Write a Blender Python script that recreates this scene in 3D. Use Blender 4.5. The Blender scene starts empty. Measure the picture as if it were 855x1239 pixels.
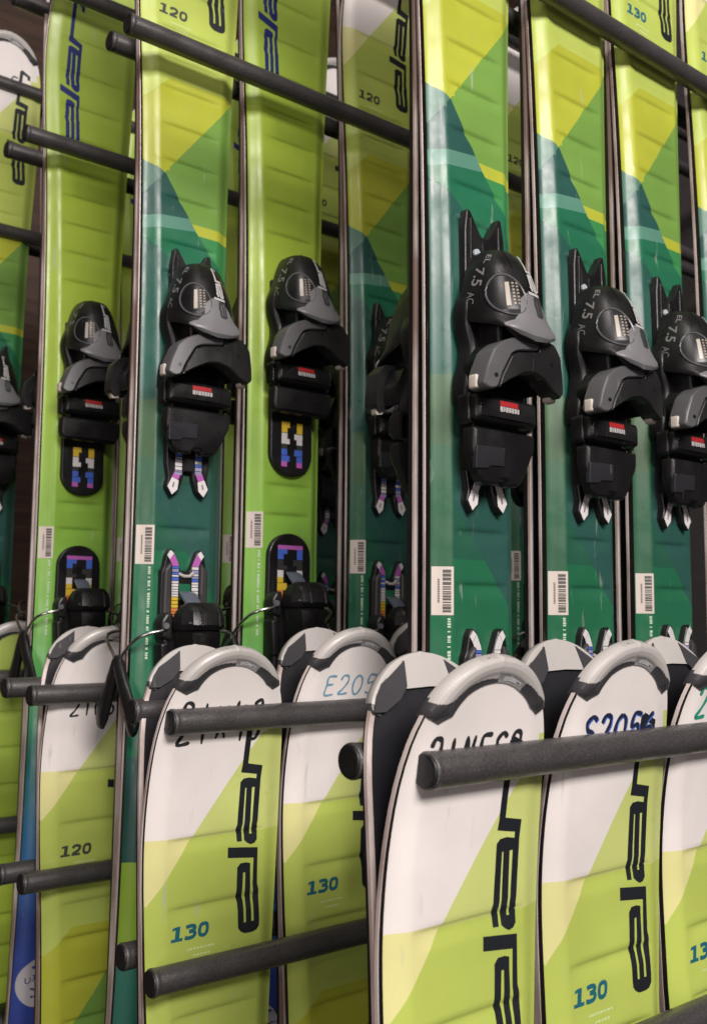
import bpy, bmesh, math, random
from mathutils import Vector, Matrix
from mathutils.geometry import delaunay_2d_cdt
random.seed(7)
scene = bpy.context.scene
COL = scene.collection
MM = 0.001
LEN = 1200.0            # ski length, mm

# ------------------------------------------------------------------ materials
def new_mat(name):
    m = bpy.data.materials.new(name); m.use_nodes = True
    nt = m.node_tree; b = nt.nodes['Principled BSDF']
    return m, nt, b

def add_noise_bump(nt, b, scale, strength, dist, detail=3.0):
    tc = nt.nodes.new('ShaderNodeTexCoord'); n = nt.nodes.new('ShaderNodeTexNoise')
    n.inputs['Scale'].default_value = scale; n.inputs['Detail'].default_value = detail
    bp = nt.nodes.new('ShaderNodeBump'); bp.inputs['Strength'].default_value = strength
    bp.inputs['Distance'].default_value = dist
    nt.links.new(tc.outputs['Object'], n.inputs['Vector'])
    nt.links.new(n.outputs['Fac'], bp.inputs['Height'])
    nt.links.new(bp.outputs['Normal'], b.inputs['Normal'])
    return tc

def rough_var(nt, b, scale, lo, hi, detail=6.0, stretch=(1, 1, 1)):
    tc = nt.nodes.new('ShaderNodeTexCoord'); mp = nt.nodes.new('ShaderNodeMapping')
    mp.inputs['Scale'].default_value = stretch
    n = nt.nodes.new('ShaderNodeTexNoise')
    n.inputs['Scale'].default_value = scale; n.inputs['Detail'].default_value = detail
    r = nt.nodes.new('ShaderNodeMapRange')
    r.inputs['From Min'].default_value = .3; r.inputs['From Max'].default_value = .7
    r.inputs['To Min'].default_value = lo; r.inputs['To Max'].default_value = hi
    nt.links.new(tc.outputs['Object'], mp.inputs['Vector'])
    nt.links.new(mp.outputs['Vector'], n.inputs['Vector'])
    nt.links.new(n.outputs['Fac'], r.inputs['Value'])
    nt.links.new(r.outputs['Result'], b.inputs['Roughness'])
    return n

def col_mat(name, lo, hi, bump=None, metallic=0.0, coat=0.0, scuff=0.0, spec=.5):
    """material whose base colour is the mesh's own printed colour attribute"""
    m, nt, b = new_mat(name)
    a = nt.nodes.new('ShaderNodeVertexColor'); a.layer_name = 'Col'
    src = a.outputs['Color']
    n = rough_var(nt, b, 55, lo, hi)
    if scuff > 0:           # fine scuffs and grime of a rental ski, run along its length
        tc = nt.nodes.new('ShaderNodeTexCoord'); oi = nt.nodes.new('ShaderNodeObjectInfo')
        va = nt.nodes.new('ShaderNodeVectorMath'); va.operation = 'ADD'
        nt.links.new(tc.outputs['Object'], va.inputs[0]); nt.links.new(oi.outputs['Random'], va.inputs[1])
        mp = nt.nodes.new('ShaderNodeMapping'); mp.inputs['Scale'].default_value = (160, 160, 22)
        mp.inputs['Rotation'].default_value = (0, .35, 0)
        nt.links.new(va.outputs[0], mp.inputs['Vector'])
        w = nt.nodes.new('ShaderNodeTexNoise'); w.inputs['Scale'].default_value = 1.0; w.inputs['Detail'].default_value = 5
        nt.links.new(mp.outputs['Vector'], w.inputs['Vector'])
        r = nt.nodes.new('ShaderNodeMapRange')
        r.inputs['From Min'].default_value = .66; r.inputs['From Max'].default_value = .76
        r.inputs['To Min'].default_value = 0; r.inputs['To Max'].default_value = scuff
        nt.links.new(w.outputs['Fac'], r.inputs['Value'])
        mx = nt.nodes.new('ShaderNodeMixRGB'); mx.inputs['Color2'].default_value = (.42, .44, .40, 1)
        nt.links.new(r.outputs['Result'], mx.inputs['Fac']); nt.links.new(src, mx.inputs['Color1'])
        # broad faint soiling
        g = nt.nodes.new('ShaderNodeTexNoise'); g.inputs['Scale'].default_value = 16; g.inputs['Detail'].default_value = 7
        nt.links.new(va.outputs[0], g.inputs['Vector'])
        gr = nt.nodes.new('ShaderNodeMapRange')
        gr.inputs['From Min'].default_value = .3; gr.inputs['From Max'].default_value = .75
        gr.inputs['To Min'].default_value = .88; gr.inputs['To Max'].default_value = 1.06
        nt.links.new(g.outputs['Fac'], gr.inputs['Value'])
        m2 = nt.nodes.new('ShaderNodeMixRGB'); m2.blend_type = 'MULTIPLY'; m2.inputs['Fac'].default_value = 1
        nt.links.new(mx.outputs['Color'], m2.inputs['Color1']); nt.links.new(gr.outputs['Result'], m2.inputs['Color2'])
        src = m2.outputs['Color']
    nt.links.new(src, b.inputs['Base Color'])
    b.inputs['Metallic'].default_value = metallic
    b.inputs['Specular IOR Level'].default_value = spec
    b.inputs['Coat Weight'].default_value = coat; b.inputs['Coat Roughness'].default_value = .12
    if bump: add_noise_bump(nt, b, *bump)
    return m

M_SHEET = col_mat('printed_topsheet', .27, .46, bump=(420, .06, .0006), scuff=.5)
M_PLAST = col_mat('moulded_plastic', .24, .50, bump=(900, .2, .0006), spec=.45, scuff=.10)
M_SATIN = col_mat('satin_plastic', .24, .42, bump=(700, .08, .0005), spec=.5, scuff=.22)
M_INK = col_mat('ink_and_stickers', .45, .6)
M_BASE = col_mat('sintered_base', .35, .5, bump=(260, .15, .0005))

m, nt, b = new_mat('steel_edge'); M_STEEL = m
b.inputs['Metallic'].default_value = .35; b.inputs['Base Color'].default_value = (.62, .52, .49, 1)
n = rough_var(nt, b, 40, .30, .60, stretch=(1, 1, .25))
cr = nt.nodes.new('ShaderNodeValToRGB')
cr.color_ramp.elements[0].position = .40; cr.color_ramp.elements[0].color = (.34, .24, .20, 1)
cr.color_ramp.elements[1].position = .58; cr.color_ramp.elements[1].color = (.80, .70, .66, 1)
nt.links.new(n.outputs['Fac'], cr.inputs['Fac']); nt.links.new(cr.outputs['Color'], b.inputs['Base Color'])

m, nt, b = new_mat('bright_wire'); M_WIRE = m
b.inputs['Metallic'].default_value = 1; b.inputs['Base Color'].default_value = (.7, .68, .66, 1)
rough_var(nt, b, 60, .18, .35)

m, nt, b = new_mat('hammered_rack_paint'); M_RACK = m
b.inputs['Base Color'].default_value = (.05, .047, .048, 1); b.inputs['Specular IOR Level'].default_value = .8
b.inputs['Metallic'].default_value = .35
n = rough_var(nt, b, 60, .24, .46)
tc = nt.nodes.new('ShaderNodeTexCoord'); vo = nt.nodes.new('ShaderNodeTexNoise')
vo.inputs['Scale'].default_value = 900; vo.inputs['Detail'].default_value = 2
bp = nt.nodes.new('ShaderNodeBump'); bp.inputs['Strength'].default_value = .5; bp.inputs['Distance'].default_value = .0004
nt.links.new(tc.outputs['Object'], vo.inputs['Vector']); nt.links.new(vo.outputs['Fac'], bp.inputs['Height'])
nt.links.new(bp.outputs['Normal'], b.inputs['Normal'])
cr = nt.nodes.new('ShaderNodeValToRGB')
cr.color_ramp.elements[0].position = .38; cr.color_ramp.elements[0].color = (.062, .057, .058, 1)
cr.color_ramp.elements[1].position = .70; cr.color_ramp.elements[1].color = (.098, .090, .091, 1)
nt.links.new(vo.outputs['Fac'], cr.inputs['Fac']); nt.links.new(cr.outputs['Color'], b.inputs['Base Color'])

def wood_mat(name, c0, c1):
    m, nt, b = new_mat(name)
    tc = nt.nodes.new('ShaderNodeTexCoord'); mp = nt.nodes.new('ShaderNodeMapping')
    mp.inputs['Scale'].default_value = (2, 2, 26)
    n = nt.nodes.new('ShaderNodeTexNoise'); n.inputs['Scale'].default_value = 2.2; n.inputs['Detail'].default_value = 8
    n.inputs['Distortion'].default_value = .8
    cr = nt.nodes.new('ShaderNodeValToRGB')
    cr.color_ramp.elements[0].position = .35; cr.color_ramp.elements[0].color = c0
    cr.color_ramp.elements[1].position = .7; cr.color_ramp.elements[1].color = c1
    nt.links.new(tc.outputs['Object'], mp.inputs['Vector']); nt.links.new(mp.outputs['Vector'], n.inputs['Vector'])
    nt.links.new(n.outputs['Fac'], cr.inputs['Fac']); nt.links.new(cr.outputs['Color'], b.inputs['Base Color'])
    b.inputs['Roughness'].default_value = .6
    return m
M_WOOD = wood_mat('brown_panelling', (.035, .018, .011, 1), (.085, .046, .028, 1))
M_FLOOR = wood_mat('dark_floor', (.03, .026, .024, 1), (.06, .052, .048, 1))

# ------------------------------------------------------------------ mesh builder
class MB:
    def __init__(self): self.v = []; self.f = []; self.c = []; self.mi = []
    def vert(self, p): self.v.append(p); return len(self.v) - 1
    def face(self, idx, col=(.02, .02, .02), mi=0):
        self.f.append(tuple(idx)); self.c.append(col); self.mi.append(mi)
    def rings(self, rs, cols=(.02, .02, .02), closed=True, cap0=True, cap1=True, mi=0):
        ids = [[self.vert(p) for p in r] for r in rs]; n = len(rs[0])
        for i in range(len(rs) - 1):
            for j in range(n if closed else n - 1):
                k = (j + 1) % n
                c = cols(i, j) if callable(cols) else cols
                self.face((ids[i][j], ids[i][k], ids[i + 1][k], ids[i + 1][j]), c, mi)
        c = cols(0, 0) if callable(cols) else cols
        if closed and cap0: self.face(list(reversed(ids[0])), c, mi)
        c = cols(len(rs) - 2, 0) if callable(cols) else cols
        if closed and cap1: self.face(ids[-1], c, mi)
    def tube(self, path, r, col=(.02, .02, .02), seg=10, mi=0):
        pts = [Vector(p) for p in path]; rs = []
        up = Vector((.31, .17, .93))
        for i, p in enumerate(pts):
            d = (pts[min(i + 1, len(pts) - 1)] - pts[max(i - 1, 0)]).normalized()
            a = d.cross(up).normalized(); b = d.cross(a)
            rr = r[i] if isinstance(r, (list, tuple)) else r
            rs.append([tuple(p + rr * (a * math.cos(t) + b * math.sin(t)))
                       for t in [2 * math.pi * k / seg for k in range(seg)]])
        self.rings(rs, col, mi=mi)
    def patch(self, poly, surf, top, bot=None, grid=4.0, col=(.02, .02, .02), mi=0):
        """polygon in a surface's own (a, b) plane, cut along a grid and laid on surf(a, b, height)"""
        bm = bmesh.new()
        res = delaunay_2d_cdt([Vector(p) for p in poly], [], [list(range(len(poly)))], 1, 1e-5)
        bv = [bm.verts.new((p.x, p.y, 0)) for p in res[0]]
        for tri in res[2]: bm.faces.new([bv[i] for i in tri])
        if grid:
            ga, gb = grid if isinstance(grid, tuple) else (grid, grid)
            for ax, g in ((0, ga), (1, gb)):
                lo = min(p[ax] for p in poly); hi = max(p[ax] for p in poly)
                k = math.floor(lo / g) + 1
                while k * g < hi:
                    co = [0, 0, 0]; no = [0, 0, 0]; co[ax] = k * g; no[ax] = 1
                    bmesh.ops.bisect_plane(bm, geom=bm.verts[:] + bm.edges[:] + bm.faces[:], dist=1e-5, plane_co=co, plane_no=no)
                    k += 1
        bm.verts.index_update()
        base = len(self.v)
        vs = [(v.co.x, v.co.y) for v in bm.verts]
        for a, b in vs: self.v.append(surf(a, b, top(a, b) if callable(top) else top))
        fs = []
        for f in bm.faces:
            ii = [v.index for v in f.verts]
            ar = sum(vs[ii[k]][0] * vs[ii[(k + 1) % len(ii)]][1] - vs[ii[(k + 1) % len(ii)]][0] * vs[ii[k]][1] for k in range(len(ii)))
            if ar > 0: ii.reverse()
            fs.append(ii); self.face([base + i for i in ii], col, mi)
        if bot is not None:
            b2 = len(self.v)
            for a, b in vs: self.v.append(surf(a, b, bot(a, b) if callable(bot) else bot))
            es = {}
            for ii in fs:
                self.face([b2 + i for i in reversed(ii)], col, mi)
                for k in range(len(ii)): es[(ii[k], ii[(k + 1) % len(ii)])] = 1
            for (a, b) in es:
                if (b, a) not in es: self.face((base + b, base + a, b2 + a, b2 + b), col, mi)
        bm.free()
    def mesh(self, name, mats, sharp=38, recalc=False):
        me = bpy.data.meshes.new(name); me.from_pydata(self.v, [], self.f)
        if not isinstance(mats, (list, tuple)): mats = [mats]
        for m in mats: me.materials.append(m)
        ca = me.color_attributes.new('Col', 'FLOAT_COLOR', 'CORNER')
        for p in me.polygons:
            p.material_index = self.mi[p.index]; p.use_smooth = True
            c = self.c[p.index]
            for k, li in enumerate(p.loop_indices):
                cc = c[k] if isinstance(c[0], tuple) else c
                ca.data[li].color = (cc[0], cc[1], cc[2], 1)
        if recalc:
            bm = bmesh.new(); bm.from_mesh(me); bmesh.ops.recalc_face_normals(bm, faces=bm.faces[:]); bm.to_mesh(me); bm.free()
        me.set_sharp_from_angle(angle=math.radians(sharp))
        me.update(); return me

def link(name, data, parent=None, loc=(0, 0, 0), rz=0):
    o = bpy.data.objects.new(name, data); COL.objects.link(o)
    o.location = loc; o.rotation_euler = (0, 0, rz)
    if parent: o.parent = parent
    return o

def lerp_tab(tab, s):
    if s <= tab[0][0]: return tab[0][1]
    for (a, va), (b, vb) in zip(tab, tab[1:]):
        if s <= b: return va + (vb - va) * (s - a) / (b - a)
    return tab[-1][1]
def smooth_tab(tab, s):     # Catmull-Rom through the table
    n = len(tab)
    if s <= tab[0][0]: return tab[0][1]
    for i in range(n - 1):
        a, va = tab[i]; b, vb = tab[i + 1]
        if s <= b:
            t = (s - a) / (b - a)
            ma = (vb - tab[i - 1][1]) / (b - tab[i - 1][0]) * (b - a) if i > 0 else vb - va
            mb_ = (tab[i + 2][1] - va) / (tab[i + 2][0] - a) * (b - a) if i < n - 2 else vb - va
            return (2*t**3-3*t*t+1)*va + (t**3-2*t*t+t)*ma + (-2*t**3+3*t*t)*vb + (t**3-t*t)*mb_
    return tab[-1][1]

# ------------------------------------------------------------------ the shape of a ski (mm; s runs down from the tip)
HW = [(0, .5), (1, 9), (4, 17.5), (9, 25.5), (16, 32.5), (25, 38), (37, 42.5), (55, 46), (80, 48), (110, 48.8), (140, 48.2), (180, 46.4),
      (250, 42.8), (330, 40.3), (430, 38.7), (560, 38), (680, 38), (800, 38.6), (950, 40), (1080, 43.5), (1140, 44.5), (1175, 42), (1190, 34), (1197, 22), (1200, 10)]
TH = [(0, 4.5), (40, 5.5), (100, 8), (200, 10.5), (330, 12.5), (450, 15), (760, 15), (950, 12), (1120, 8), (1200, 6)]
HWT = [(0, 0), (1, 9), (2, 17.6), (3, 25.6), (4, 32.6), (5, 38), (6.08, 42.5), (7.42, 46), (8.94, 48), (10.5, 48.8)]
def hw(s):
    if s < 70: return max(.5, smooth_tab(HWT, math.sqrt(max(0, s))))
    return lerp_tab(HW, s) if s > 1150 else smooth_tab(HW, s)
def thick(s): return lerp_tab(TH, s)
def rise(s):
    r = 0
    if s < 150: r += 25 * ((150 - s) / 150) ** 2.3
    if s > 1120: r += 9 * ((s - 1120) / 80) ** 2
    if 190 < s < 1080: r += 4.0 * math.sin(math.pi * (s - 190) / 890) ** .8
    return r
GROOVES_A = [119, 160, 197, 224, 251, 284, 315, 347, 386, 412, 622, 657, 800, 840, 880, 920, 960, 1000, 1040]
GROOVES_B = [92, 128, 165, 200, 236, 262, 292, 322, 352, 578, 604, 800, 840, 880, 930, 980, 1020]
def smoothstep(a, b, x):
    t = max(0, min(1, (x - a) / (b - a))); return t * t * (3 - 2 * t)
def relief(x, s, gro):
    h = hw(s); sw = min(13, .34 * h); T = thick(s); e = min(T - .5, 2.2 + .30 * T)
    d = h - abs(x)
    n = e + (T - e) * smoothstep(.2, sw, d) if d < sw else T
    if d > sw:
        for g in gro:
            dv = s - (g + .0018 * (x - 10) ** 2 * .25)
            if -5 < dv < 11:
                q = smoothstep(sw, sw + 8, d)
                dep = (smoothstep(-3.2, -.2, dv) if dv < 0 else 1 - smoothstep(0, 9, dv)) * (1.15 if g < 180 else 1.35)
                n -= dep * q
    return n
def ski_pt(x, s, n): return (x * MM, -n * MM, (LEN - s) * MM)
def sheet(gro):
    def f(x, s, off): return ski_pt(x, s, rise(s) + relief(x, s, gro) + off)
    return f
def back(x, s, off): return ski_pt(x, s, rise(s) - off)
def deck(x, s, n): return ski_pt(x, s, rise(s) + thick(s) + n)

# ---- printed colours
WHITE = (.77, .72, .695); LIME1 = (.56, .62, .20); LIME2 = (.45, .54, .11); PALE = (.70, .67, .30)
YEL = (.42, .455, .045); LGREEN = (.165, .31, .06); BGREEN = (.045, .24, .075); TEALL = (.085, .185, .135)
DTEAL = (.024, .088, .072); STRIPE = (.10, .25, .185); MGREEN = (.018, .145, .072); DARKG = (.022, .095, .072)
OLIVE = (.05, .115, .05); GREEN2 = (.018, .135, .065); MIDT = (.022, .078, .055)
def on_left(line, x, s):   # line: list of (s, x) increasing s ; True when x is left of it
    return x < lerp_tab(line, s)
D0 = [(0, 70), (73, 16), (119, -19), (156, -46), (160, -60)]
D1 = [(225, 57), (249, 38), (327, -23), (362, -52)]
D2 = [(308, -56), (317, -42), (327, -23), (361, -1), (371, 6), (389, 21), (440, 62)]
D3 = [(372, -54), (378, -47), (405, -12), (430, 20)]
D4 = [(590, -38), (616, -15), (672, 28), (700, 52)]
D5 = [(880, 25), (909, -2), (932, -25), (960, -55)]
def colour_a(x, s):
    if s < 160 and on_left(D0, x, s): return WHITE if s < 117 else PALE
    if s < 119: return LIME1
    if s < (262 if x < -40 else 262 - (x + 40) * 1.0 if x < -20 else 242): return LIME2
    L1 = on_left(D1, x, s) if s < 362 else False
    L2 = on_left(D2, x, s) if 308 < s < 440 else False
    if s < 440:
        if L1 and not L2: return YEL
        if L1 and L2: return TEALL
        if not L2:
            if s < 365 + .02 * x: return LGREEN
            if s < 374: return YEL
            return BGREEN
        top = 366 - (x + 45) * .11; bot = 377 - (x + 45) * .12
        if s < top: return DTEAL
        if s < bot: return STRIPE
        return DARKG if on_left(D3, x, s) and s > 372 else MGREEN
    if s < 519: return DARKG if x < 10 else MIDT
    if x < -26 and s < 566: return OLIVE
    if x < -26 and s < 646: return (.032, .115, .06)
    if 590 < s < 700 and not on_left(D4, x, s): return DTEAL
    if s < 600: return MIDT
    if s < 640: return (.02, .098, .06)
    if s < 760: return GREEN2
    if s < 800: return (.012, .17, .085)
    if s < 879: return (.03, .12, .10)
    if s < 960 and on_left(D5, x, s): return (.34, .56, .06)
    return (.06, .26, .19) if s < 1010 else (.03, .14, .12)
GB = [(0, (0.426, 0.523, 0.133)), (100, (0.344, 0.468, 0.074)), (235, (0.304, 0.424, 0.047)), (236, (0.365, 0.486, 0.053)), (420, (0.334, 0.468, 0.053)), (600, (0.243, 0.451, 0.060)),
      (690, (0.192, 0.451, 0.081)), (760, (0.101, 0.415, 0.133)), (830, (0.030, 0.234, 0.227)), (900, (0.036, 0.181, 0.374)), (980, (0.046, 0.090, 0.360)), (1200, (0.040, 0.049, 0.293))]
def colour_b(x, s):
    for (a, ca), (b, cb) in zip(GB, GB[1:]):
        if s <= b:
            t = (s - a) / (b - a); c = tuple(ca[i] + (cb[i] - ca[i]) * t for i in range(3))
            if 236 < s < 262 and x > -20: c = (c[0]*.78, c[1]*.82, c[2]*.8)
            if 268 < s < 345 and 14 < x < 22: c = (c[0]*.92, c[1]*.94, c[2])
            return c
    return GB[-1][1]
LINES_A = [((16, 73), (-19, 119)), ((-19, 119), (-46, 156)), ((57, 225), (-52, 362)), ((-42, 317), (-23, 327)), ((-23, 327), (6, 371)),
           ((6, 371), (62, 440)), ((-54, 372), (-12, 405)), ((-12, 405), (20, 430)), ((-15, 616), (28, 672)), ((28, 672), (52, 700)), ((-38, 590), (-15, 616)),
           ((25, 880), (-55, 960)), ((-45, 366), (-4, 361.5)), ((-45, 377), (8, 370.6)), ((-40, 262), (-20, 242))]
HL_A = [117, 119, 242, 365, 374, 440, 519, 566, 600, 640, 646, 760, 800, 879, 1010]
HL_B = [236, 262, 345, 268]

def ski_body_mesh(kind):
    gro = GROOVES_A if kind == 'a' else GROOVES_B
    sv = set([0, 1, 2.5, 4, 6.5, 9, 12.5, 16, 20, 25, 31, 37, 46, 1190, 1194, 1197, 1199, 1200])
    s = 55.0
    while s < 1190: sv.add(round(s, 1)); s += 9
    for g in gro:
        for d in (-4.5, -2.4, -1.5, -.8, -.2, .5, 1.5, 3.2, 6, 9, 12): sv.add(g + d)
    sv = sorted(sv); sl = [sv[0]]
    for q in sv[1:]:
        if q - sl[-1] > .35 or q >= 1199: sl.append(q)
    bm = bmesh.new(); rows = []
    fr = lambda h, sw: [-h, -h + .08 * sw, -h + .3 * sw, -h + .55 * sw, -h + .8 * sw, -h + sw, -h + sw + 1.2, -h + sw + 8, -.3 * h, 0, .3 * h, h - sw - 8, h - sw - 1.2, h - sw, h - .8 * sw, h - .55 * sw, h - .3 * sw, h - .08 * sw, h]
    for s in sl:
        h = hw(s); sw = min(13, .34 * h)
        xs = sorted(fr(h, sw))
        rows.append([bm.verts.new((x, s, 0)) for x in xs])
    for r0, r1 in zip(rows, rows[1:]):
        for j in range(len(r0) - 1): bm.faces.new((r0[j], r1[j], r1[j + 1], r0[j + 1]))
    nl, nr = [r[0] for r in rows], [r[-1] for r in rows]
    def cut(p, q, s0, s1):
        d = Vector((q[0] - p[0], q[1] - p[1], 0)); no = Vector((-d.y, d.x, 0)).normalized()
        fs = [f for f in bm.faces if s0 <= f.calc_center_median().y <= s1]
        g = set(fs)
        for f in fs: g.update(f.edges); g.update(f.verts)
        bmesh.ops.bisect_plane(bm, geom=list(g), dist=.02, plane_co=(p[0], p[1], 0), plane_no=no)
    if kind == 'a':
        for p, q in LINES_A: cut(p, q, min(p[1], q[1]) - 14, max(p[1], q[1]) + 14)
    for h_ in (HL_A if kind == 'a' else HL_B): cut((-60, h_), (60, h_), h_ - 14, h_ + 14)
    if kind == 'a': cut((-26, 480), (-26, 660), 500, 660)
    mb = MB(); idx = {}
    f = sheet(gro)
    for v in bm.verts: idx[v] = mb.vert(f(v.co.x, v.co.y, 0))
    for fa in bm.faces:
        c = fa.calc_center_median()
        if kind == 'a': col = colour_a(c.x, c.y)
        else:
            vs = [colour_b(v.co.x * .999 + c.x * .001, v.co.y * .98 + c.y * .02) for v in fa.verts]; col = tuple(vs)
        mb.face([idx[v] for v in fa.verts], col)
    # sidewall, steel edge and base, following the outline
    bnd = {}
    for e in bm.edges:
        if len(e.link_faces) == 1:
            lf = e.link_faces[0]
            for l in lf.loops:
                if l.edge == e: bnd[l.vert] = l.link_loop_next.vert
    start = next(iter(bnd)); loop = [start]; v = bnd[start]
    while v != start and len(loop) < 5000: loop.append(v); v = bnd[v]
    pts = [(v.co.x, v.co.y) for v in loop]; N = len(pts)
    def ring(n_of_s, inset=0.0):
        out = []
        for x, s in pts:
            k = (1 - inset / max(6, hw(s))) if hw(s) > 0 else 1
            out.append(mb.vert(ski_pt(x * k, s, rise(s) + n_of_s(s))))
        return out
    r0 = [idx[v] for v in loop]
    r1 = ring(lambda s: 2.3, -.15); r2 = ring(lambda s: 2.2, -.5); r3 = ring(lambda s: .0, -.5); r4 = ring(lambda s: .0, 2.4); r5 = ring(lambda s: .06, 2.5)
    for a, b_, mi, col in ((r0, r1, 0, (.012, .010, .010)), (r1, r2, 2, (.5, .5, .5)), (r2, r3, 2, (.5, .5, .5)), (r3, r4, 2, (.5, .5, .5)), (r4, r5, 1, (.014, .014, .017))):
        for i in range(N):
            k = (i + 1) % N; mb.face((a[k], a[i], b_[i], b_[k]), col, mi)
    # base: strips between left and right outline, at the inset ring
    by = {}
    for i, (x, s) in enumerate(pts): by.setdefault(round(s, 2), []).append((x, r5[i]))
    keys = sorted(by); prev = None
    for k in keys:
        lst = sorted(by[k])
        if len(lst) < 2: continue
        cur = (lst[0][1], lst[-1][1])
        if prev: mb.face((prev[0], prev[1], cur[1], cur[0]), (.014, .014, .017), 1)
        prev = cur
    bm.free()
    return mb.mesh('ski_body', [M_SHEET, M_BASE, M_STEEL], sharp=28)

# ---- tip protector
def tip_mesh():
    mb = MB(); G = (.46, .435, .415); K = (.050, .048, .052); MG = (.25, .245, .245)
    path = []
    S0 = 25.0; n = 26
    for i in range(n + 1):
        s = S0 * (1 - i / n) ** 1.9; path.append((-hw(s) if i < n else 0, s if i < n else -.5))
    path += [(-x, s) for x, s in reversed(path[:-1])]
    path = [path[0]] + path[1:]
    acc = [0]
    for a, b in zip(path, path[1:]): acc.append(acc[-1] + math.hypot(b[0] - a[0], b[1] - a[1]))
    NP = 150; pth = []; k = 0
    for i in range(NP + 1):         # even steps along the rim
        q = acc[-1] * i / NP
        while k < len(acc) - 2 and acc[k + 1] < q: k += 1
        u = (q - acc[k]) / (acc[k + 1] - acc[k]); pth.append((path[k][0] + (path[k + 1][0] - path[k][0]) * u, path[k][1] + (path[k + 1][1] - path[k][1]) * u))
    PR = [(1, .9, .1, 0), (.93, 1, 0, .5), (.68, 1, 0, .72), (.55, 1, 0, .95), (.36, 1, 0, 1.05), (.16, 1, 0, .9), (0, 1, 0, .5)]
    def width(t): return lerp_tab([(0, 8), (.08, 13), (.25, 11.5), (.5, 11.5), (.75, 11), (.93, 9.5), (1, 6)], t)
    def frame(t):
        i = max(0, min(NP, t * NP)); k = min(NP - 1, int(i)); u = i - k
        x = pth[k][0] + (pth[k + 1][0] - pth[k][0]) * u; s = pth[k][1] + (pth[k + 1][1] - pth[k][1]) * u
        a = pth[max(0, k - 2)]; b = pth[min(NP, k + 3)]
        tx, ts = b[0] - a[0], b[1] - a[1]; l = math.hypot(tx, ts); return x, s, -ts / l, tx / l
    def band(t, u, off):            # u: 1 at the inner rim, 0 at the outer edge
        x, s, ix, is_ = frame(t); d = u * width(t); q = min(1, min(t, 1 - t) / .07) ** .55
        T = thick(max(0, s)) * .8; bul = 3.0 * q + .5
        g = lambda k: T * PR[k][1] + PR[k][2] + bul * PR[k][3]
        nn = g(0)
        for k in range(len(PR) - 1):
            if PR[k + 1][0] <= u <= PR[k][0]: w = (PR[k][0] - u) / (PR[k][0] - PR[k + 1][0]); nn = g(k) + (g(k + 1) - g(k)) * w
        px, ps = x + ix * d, s + is_ * d
        if u > .12: nn = max(nn, relief(px, max(0, ps), []) + (.25 if u > .985 else .8))
        return ski_pt(px, ps, rise(max(0, ps)) + nn + off)
    us = [1, .985, .96, .93] + [.93 - .93 * k / 26 for k in range(1, 27)]
    rs = []
    for i in range(NP + 1):
        t = i / NP; x, s, ix, is_ = frame(t); q = min(1, min(t, 1 - t) / .07) ** .55; T = thick(max(0, s)) * .8; wd = width(t)
        ring = [band(t, u, 0) for u in us]
        for d, nn in ((-1.3 * q - .2, T * .35), (-1.3 * q - .2, -.6), (0, -1.4), (wd * .8, -1.4), (wd * .85, -.1)):
            ring.append(ski_pt(x + ix * d, s + is_ * d, rise(max(0, s)) + nn))
        rs.append(ring)
    UB = [(.06, .0), (.085, .30), (.13, .52), (.3, .70), (.5, .86), (.51, .64), (.74, .64), (.75, .60), (.88, .46), (.94, .25), (.96, 0)]
    def cols(i, j):
        t = i / NP
        if j >= len(us): return K if t < .085 or t > .955 else G
        u = us[min(j, len(us) - 1)]
        if u >= lerp_tab(UB, t): return MG if .505 < t < .745 else K
        return G
    mb.rings(rs, cols)
    for p in logo_polys():      # small wordmark across the middle plate
        mb.patch([(.545 + (1135 - y) / 1385 * .165, .66 + (x - 122) / 130 * .24) for x, y in p], band, .35, grid=None, col=(.62, .62, .62))
    # grey plate with dark wedges on the running side of the tip
    out = [(-hw(s) * .97, s) for s in (15, 11, 7, 4, 2, .8)] + [(hw(s) * .97, s) for s in (.8, 2, 4, 7, 11, 15)]
    mb.patch(out + [(16, 15.2), (0, 14.6), (-16, 15.2)], back, 1.9, 0, grid=(9, 4), col=G)
    wl = [(-38, 25), (-34.5, 18), (-30, 12.5), (-25, 9.5), (-13.2, 2.2), (-15, 14.2), (-21, 20), (-31, 25)]
    mb.patch(wl, back, 2.5, 0, grid=(9, 4), col=K)
    mb.patch([(-x, s) for x, s in reversed(wl)], back, 2.5, 0, grid=(9, 4), col=K)
    return mb.mesh('tip_protector', M_SATIN, sharp=48, recalc=True)

# ---- lettering
def text_polys(txt, size, bold=0.0, shear=0.0, spacing=1.0):
    """default vector font, turned into triangles: returns (verts, faces, width)"""
    cu = bpy.data.curves.new('lettering', 'FONT'); cu.body = txt; cu.size = size; cu.offset = bold; cu.shear = shear
    cu.space_character = spacing; cu.resolution_u = 4
    ob = bpy.data.objects.new('lettering', cu); COL.objects.link(ob)
    bpy.context.view_layer.update()
    me = bpy.data.meshes.new_from_object(ob.evaluated_get(bpy.context.evaluated_depsgraph_get()))
    vs = [(v.co.x, v.co.y) for v in me.vertices]; fs = [tuple(p.vertices) for p in me.polygons]
    bpy.data.objects.remove(ob); bpy.data.curves.remove(cu); bpy.data.meshes.remove(me)
    return vs, fs, max(v[0] for v in vs)
def add_text(mb, txt, size, to2d, surf, off, col, bold=0.0, shear=0.0, spacing=1.0, mi=0, grid=None):
    vs, fs, w = text_polys(txt, size, bold, shear, spacing)
    for f in fs:
        mb.patch([to2d(vs[i][0], vs[i][1], w) for i in f], surf, off, grid=grid, col=col, mi=mi)

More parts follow.
